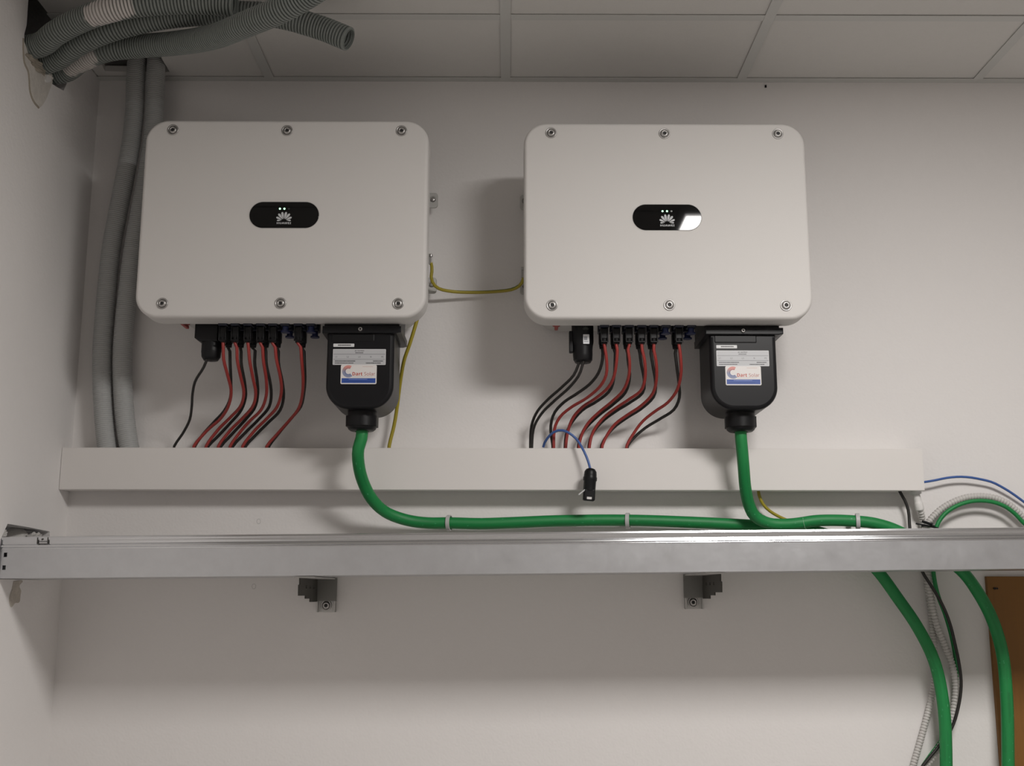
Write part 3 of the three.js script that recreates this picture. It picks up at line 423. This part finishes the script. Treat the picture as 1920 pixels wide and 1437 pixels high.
// ---------- galvanised cable tray on brackets ----------
{
  const t = thing('cable_tray', 'long galvanised metal cable tray crossing the whole wall', 'cable tray', [0, 1.4925, 0]); t.rotation.z = 0.0104;
  const X0 = -1.3, X1 = 1.9, Z0 = 0.10, Z1 = 0.33, FH = 0.0608;
  const face = poly([[X0, 0], [X1, 0], [X1, FH], [X0, FH]]);
  for (const [hx, hy] of [[-1.0335, 0.0465], [-1.0345, 0.0205]]) face.holes.push(new THREE.Path([[hx - 0.0036, hy - 0.0045], [hx + 0.0036, hy - 0.0045], [hx + 0.0036, hy + 0.0045], [hx - 0.0036, hy + 0.0045]].map(([a, b]) => new THREE.Vector2(a, b))));
  mesh('side_panel', metricUV(extrude(face, Z1 - 0.0015, Z1)), M.zinc, t);
  mesh('rim', metricUV(alongX(poly([[-0.006, -0.003], [0.0005, -0.003], [0.0006, -0.0016], [0, 0.0003], [-0.003, 0.0005], [-0.003, 0.001], [0.003, 0.0012], [0.003, 0.0016], [0.00185, 0.0052], [0.0003, 0.0067], [-0.0004, 0.0085], [-0.0003, 0.011], [0.001, 0.0137], [0.0026, 0.016], [0.0028, 0.0182], [0.00165, 0.0218], [0.0004, 0.0224], [-0.014, 0.0226], [-0.014, 0.0212], [-0.006, 0.021]].map(([a, b]) => [Z1 + a, FH + b])), X0, X1)), M.rim, t);
  mesh('bottom_panel', metricUV(alongX(poly([[Z0, -0.0015], [Z1 + 0.0006, -0.0015], [Z1 + 0.0006, 0.0006], [Z1 - 0.002, 0.0004], [Z0, 0]]), X0, X1)), M.zinc, t);
  mesh('rear_panel', metricUV(box(X0, X1, 0, FH + 0.02, Z0, Z0 + 0.0015)), M.zinc, t);
  mesh('latch_tab', merge([box(-0.969, -0.9677, FH + 0.008, FH + 0.0205, Z1 + 0.001, Z1 + 0.0042), box(-0.9478, -0.9465, FH + 0.008, FH + 0.0205, Z1 + 0.001, Z1 + 0.0042), box(-0.969, -0.9465, FH + 0.0068, FH + 0.0082, Z1 + 0.001, Z1 + 0.0042), cyl(0.002, 0.002, 0, 0.001, 0, 0, 12).rotateX(Math.PI / 2).translate(-0.958, FH + 0.0165, Z1 + 0.0035)]), M.bracketDark, t);
}
function bracket(label, x0, x1, yb, yt, s) {     // wall channel plus one stepped side plate on the side s
  const t = thing('tray_bracket', label, 'bracket', [0, yb, 0], 'brackets under the tray'), h = yt - yb, xc = (x0 + x1) / 2;
  mesh('wall_channel', merge([rbox(x0, x1, 0, 0.18, 0, 0.004, 0.0008, 1), rbox(x0, x0 + 0.003, 0, 0.18, 0, 0.018, 0.0008, 1), rbox(x1 - 0.003, x1, 0, 0.18, 0, 0.018, 0.0008, 1)]), M.zincDull, t);
  const bo = mesh('bolt', headGeo, M.steel, t); bo.position.set(xc - 0.001, 0.016, 0.0042); mesh('washer', washerGeo, M.steel, bo); mesh('hex_socket', hexGeo, M.socketHole, bo);
  mesh('front_plate', rbox(x0 - (s > 0 ? 0.004 : -0.001), x1 + (s > 0 ? -0.001 : 0.004), 0.0255, h, 0.018, 0.0215, 0.001, 1), M.bracketMid, t);
  const g = poly([[0, 0.024], [0.105, 0.024], [0.105, 0.0315], [0.165, 0.0315], [0.165, 0.038], [0.245, 0.038], [0.247, 0.06], [0.236, 0.062], [0.238, h - 0.003], [0, h - 0.003]]);
  for (const z of [0.07, 0.117, 0.164]) { const o = roundRect(z - 0.008, z + 0.008, 0.0535, 0.0605, 0.0034); g.holes.push(o); }
  const xs = s > 0 ? x1 : x0; mesh('side_plate', alongX(g, xs - 0.0015, xs + 0.0015), M.bracketDark, t);
  mesh('arm', box(Math.min(xs, xs - s * 0.042), Math.max(xs, xs - s * 0.042), h - 0.003, h - 0.0005, 0.02, 0.30), M.zincDull, t);
}
bracket('grey metal tray bracket below the left inverter, side plate on its left', -0.444, -0.401, 1.408, 1.4862, -1);
bracket('grey metal tray bracket below the right inverter, side plate on its right', 0.412, 0.454, 1.416, 1.4955, 1);

// ---------- conduits ----------
const GREY = [0.215, 0.235, 0.222], PAINT = [0.62, 0.585, 0.56];
const hash = (x) => { const s = Math.sin(x * 127.1) * 43758.5453; return s - Math.floor(s); };
function ribbed(label, pts, r, spot) {
  const t = thing('ribbed_conduit', label, 'conduit', [0, 0, 0], 'ribbed conduits under the ceiling');
  mesh('liner', tube(pts, r - 0.0056, 0, 20), M.liner, t).material.side = THREE.DoubleSide;
  const paint = (u, d) => {            // smear of white wall paint with a ragged edge, rib by rib
    if (!spot) return GREY; const k = Math.round(u * 95), e = (u - spot[0]) / (spot[1] - spot[0]);
    return e > 0 && e < 1 && d.dot(spot[2]) > spot[3] + 1.5 * Math.pow(Math.abs(e - 0.5) * 2, 2.2) + 0.45 * (hash(k) - 0.5) ? PAINT : GREY;
  };
  const pitch = 0.0073; const g = corrugated(pts, pitch, [[0.0, r - 0.0062], [0.02, r - 0.0008], [0.09, r], [0.56, r], [0.63, r - 0.0008], [0.65, r - 0.0062]], 22, paint);
  mesh('ribs', g, M.rib, t).userData.kind = 'stuff'; return t;
}
const down = new THREE.Vector3(0.1, -0.6, 0.75).normalize();
ribbed('thick grey ribbed conduit with a white paint smear, highest of the three', [[-1.2, 2.618, 0.385], [-1.1, 2.62, 0.388], [-1.0219, 2.6256, 0.4], [-0.976, 2.6373, 0.43], [-0.914, 2.6509, 0.46], [-0.847, 2.6565, 0.49], [-0.777, 2.6657, 0.5], [-0.6991, 2.672, 0.5], [-0.6207, 2.671, 0.5], [-0.5734, 2.6651, 0.5]], 0.0262, [0.48, 0.71, down, 0.15]);
ribbed('grey ribbed conduit passing behind the others to an open cut end', [[-1.2, 2.617, 0.314], [-1.1, 2.618, 0.316], [-1.0242, 2.626, 0.328], [-0.9456, 2.6441, 0.375], [-0.8791, 2.6588, 0.4], [-0.807, 2.675, 0.41], [-0.7249, 2.6876, 0.415], [-0.5962, 2.6902, 0.42], [-0.5033, 2.6842, 0.42], [-0.4097, 2.6569, 0.42], [-0.3437, 2.6242, 0.43]], 0.0262);
ribbed('grey ribbed conduit in front, paint smear near the wall hole, rising out of view', [[-1.2, 2.634, 0.24], [-1.1, 2.634, 0.241], [-1.0288, 2.6411, 0.246], [-0.9832, 2.6507, 0.277], [-0.908, 2.656, 0.318], [-0.8303, 2.6565, 0.335], [-0.7309, 2.6381, 0.385], [-0.6253, 2.6082, 0.47], [-0.5358, 2.5874, 0.56], [-0.4584, 2.5834, 0.62], [-0.3987, 2.5916, 0.66], [-0.341, 2.6066, 0.7], [-0.2658, 2.6489, 0.74]], 0.0262, [0.15, 0.29, down, 0.2]);
function upright(label, pts) {
  const r = 0.0225; return tag(mesh('corrugated_conduit', corrugated(pts, 0.0048, [[0, r - 0.0016], [0.2, r - 0.0005], [0.35, r], [0.65, r], [0.8, r - 0.0005]], 24), M.conduit), label, 'conduit', 'upright grey conduits');
}
upright('light grey corrugated upright conduit, the one nearer the left wall', [[-0.9262, 2.9251, 0.075], [-0.9262, 2.7251, 0.075], [-0.9246, 2.634, 0.07], [-0.9288, 2.552, 0.065], [-0.9384, 2.4721, 0.06], [-0.9536, 2.3702, 0.053], [-0.9662, 2.277, 0.047], [-0.9735, 2.1408, 0.04], [-0.9752, 2.0335, 0.036], [-0.9713, 1.9631, 0.035], [-0.9604, 1.8652, 0.034], [-0.9477, 1.7912, 0.034], [-0.9441, 1.776, 0.034]]);
upright('light grey corrugated upright conduit partly behind the left inverter', [[-0.8772, 2.9253, 0.075], [-0.8772, 2.7253, 0.075], [-0.8759, 2.6341, 0.07], [-0.8777, 2.5522, 0.065], [-0.8861, 2.4722, 0.06], [-0.9002, 2.3703, 0.053], [-0.9131, 2.2771, 0.047], [-0.9233, 2.1409, 0.04], [-0.9266, 2.0336, 0.036], [-0.9229, 1.9632, 0.035], [-0.911, 1.8653, 0.034], [-0.896, 1.7913, 0.034], [-0.8913, 1.7761, 0.034]]);
function flexible(label, pts, r, pitch) {
  const t = thing('flexible_conduit', label, 'conduit', [0, 0, 0], 'thin white flexible conduits');
  mesh('sleeve', corrugated(pts, pitch, [[0, r * 0.78], [0.14, r * 0.9], [0.24, r], [0.62, r], [0.72, r * 0.9], [0.86, r * 0.78]], 16), M.flex, t); return t;
}
flexible('thin white corrugated conduit arching up above the tray at the right edge', [[0.8956, 1.0209, 0.028], [0.9417, 1.0698, 0.026], [0.9593, 1.0879, 0.024], [0.9913, 1.1295, 0.024], [1.0086, 1.1679, 0.024], [1.0211, 1.217, 0.023], [1.0245, 1.2465, 0.023], [1.0193, 1.2915, 0.023], [1.0035, 1.3393, 0.025], [0.9886, 1.3813, 0.027], [0.9786, 1.4562, 0.028], [0.9767, 1.5294, 0.03], [0.9769, 1.5847, 0.033], [0.9823, 1.6131, 0.034], [1.0034, 1.6363, 0.032], [1.0267, 1.6533, 0.03], [1.0502, 1.6652, 0.03], [1.0746, 1.6734, 0.03], [1.1001, 1.6772, 0.03], [1.1264, 1.6766, 0.03], [1.1512, 1.6716, 0.03], [1.1753, 1.6597, 0.03], [1.194, 1.6435, 0.03], [1.2102, 1.6267, 0.03], [1.2379, 1.5852, 0.03], [1.2531, 1.5175, 0.03]], 0.0078, 0.0072);
{
  const t = flexible('thin white corrugated conduit hanging from a fitting under the trunking end', [[0.9666, 1.6468, 0.032], [0.9713, 1.6347, 0.027], [0.9743, 1.6227, 0.02], [0.9771, 1.6069, 0.013], [0.9794, 1.5798, 0.0085], [0.9798, 1.5301, 0.0085], [0.9801, 1.4808, 0.0085], [0.985, 1.4075, 0.0085], [0.9852, 1.3231, 0.012], [0.9794, 1.2517, 0.014], [0.9663, 1.2044, 0.014], [0.9472, 1.1456, 0.012], [0.9189, 1.0677, 0.012], [0.9011, 1.0183, 0.012]], 0.0074, 0.0066);
  const [ax, ay, az] = [0.959, 1.6843, 0.032], [bx, by] = [0.9674, 1.6406, 0.032], q = mesh('fitting', lathe([[0.0125, 0.004], [0.0125, -0.004], [0.0085, -0.005], [0.0085, -0.022], [0.0095, -0.0225], [0.0095, -0.026], [0.0102, -0.027], [0.0102, -0.04], [0.008, -0.043]], 20), M.white, t);
  q.position.set(ax, ay + 0.001, az); q.rotation.z = Math.atan2(bx - ax, -(by - ay)) * 0.9;
}
wire('control_cable', 'thinner green cable arching beside the white flexible conduit', 'cable', [[1.261, 1.5171, 0.047], [1.2355, 1.5782, 0.047], [1.2001, 1.6166, 0.042], [1.1842, 1.6352, 0.042], [1.1619, 1.6525, 0.042], [1.1377, 1.6619, 0.042], [1.1129, 1.6656, 0.042], [1.0853, 1.6643, 0.042], [1.0586, 1.6574, 0.042], [1.0313, 1.6437, 0.042], [1.0127, 1.6275, 0.042], [0.9987, 1.6053, 0.042], [0.9892, 1.5536, 0.041], [0.9847, 1.5023, 0.04], [0.9917, 1.4502, 0.038], [1.009, 1.4019, 0.032], [1.0232, 1.35, 0.024], [1.0336, 1.2991, 0.01], [1.032, 1.2392, 0.006], [1.0186, 1.1742, 0.006], [0.9932, 1.1273, 0.006], [0.9579, 1.0857, 0.008], [0.9364, 1.0585, 0.012], [0.9259, 1.025, 0.018]], 0.0048, M.green);
{
  const t = thing('cable_tie', 'black cable tie around the white conduits above the tray', 'cable tie');
  mesh('strap', tube([[0.9495, 1.6124, 0.045], [0.9734, 1.6072, 0.05], [1.001, 1.6014, 0.045]], 0.0022), M.black, t);
  mesh('head', tube([[0.9637, 1.6172, 0.048], [0.986, 1.6097, 0.05]], 0.0032), M.black, t);
  const [x, y, z] = [0.9834, 1.6072, 0.03]; mesh('loop', new THREE.TorusGeometry(0.0145, 0.0016, 6, 24).rotateX(Math.PI / 2).translate(x, y, z), M.black, t);
}

// ---------- brown board at the right edge ----------
{
  const t = thing('wall_board', 'brown wooden board fixed to the wall at the right edge', 'board', [1.119, 0.55, 0]);
  mesh('panel', planarUV(rbox(0, 0.62, 0, 0.9415, 0, 0.012, 0.001, 1), 0, 0.62, 0, 0.9415), M.board, t);
  const [x, y] = [1.1372, 1.4638, 0.012]; mesh('nail', merge([cyl(0.0028, 0.0028, 0, 0.003, 0, 0, 10).rotateX(Math.PI / 2), cyl(0.0022, 0.0022, 0, 0.002, 0.006, 0, 8).rotateX(Math.PI / 2)]).translate(x - 1.121, y - 0.55, 0.012), M.black, t);
}
renderer.render(scene, camera);
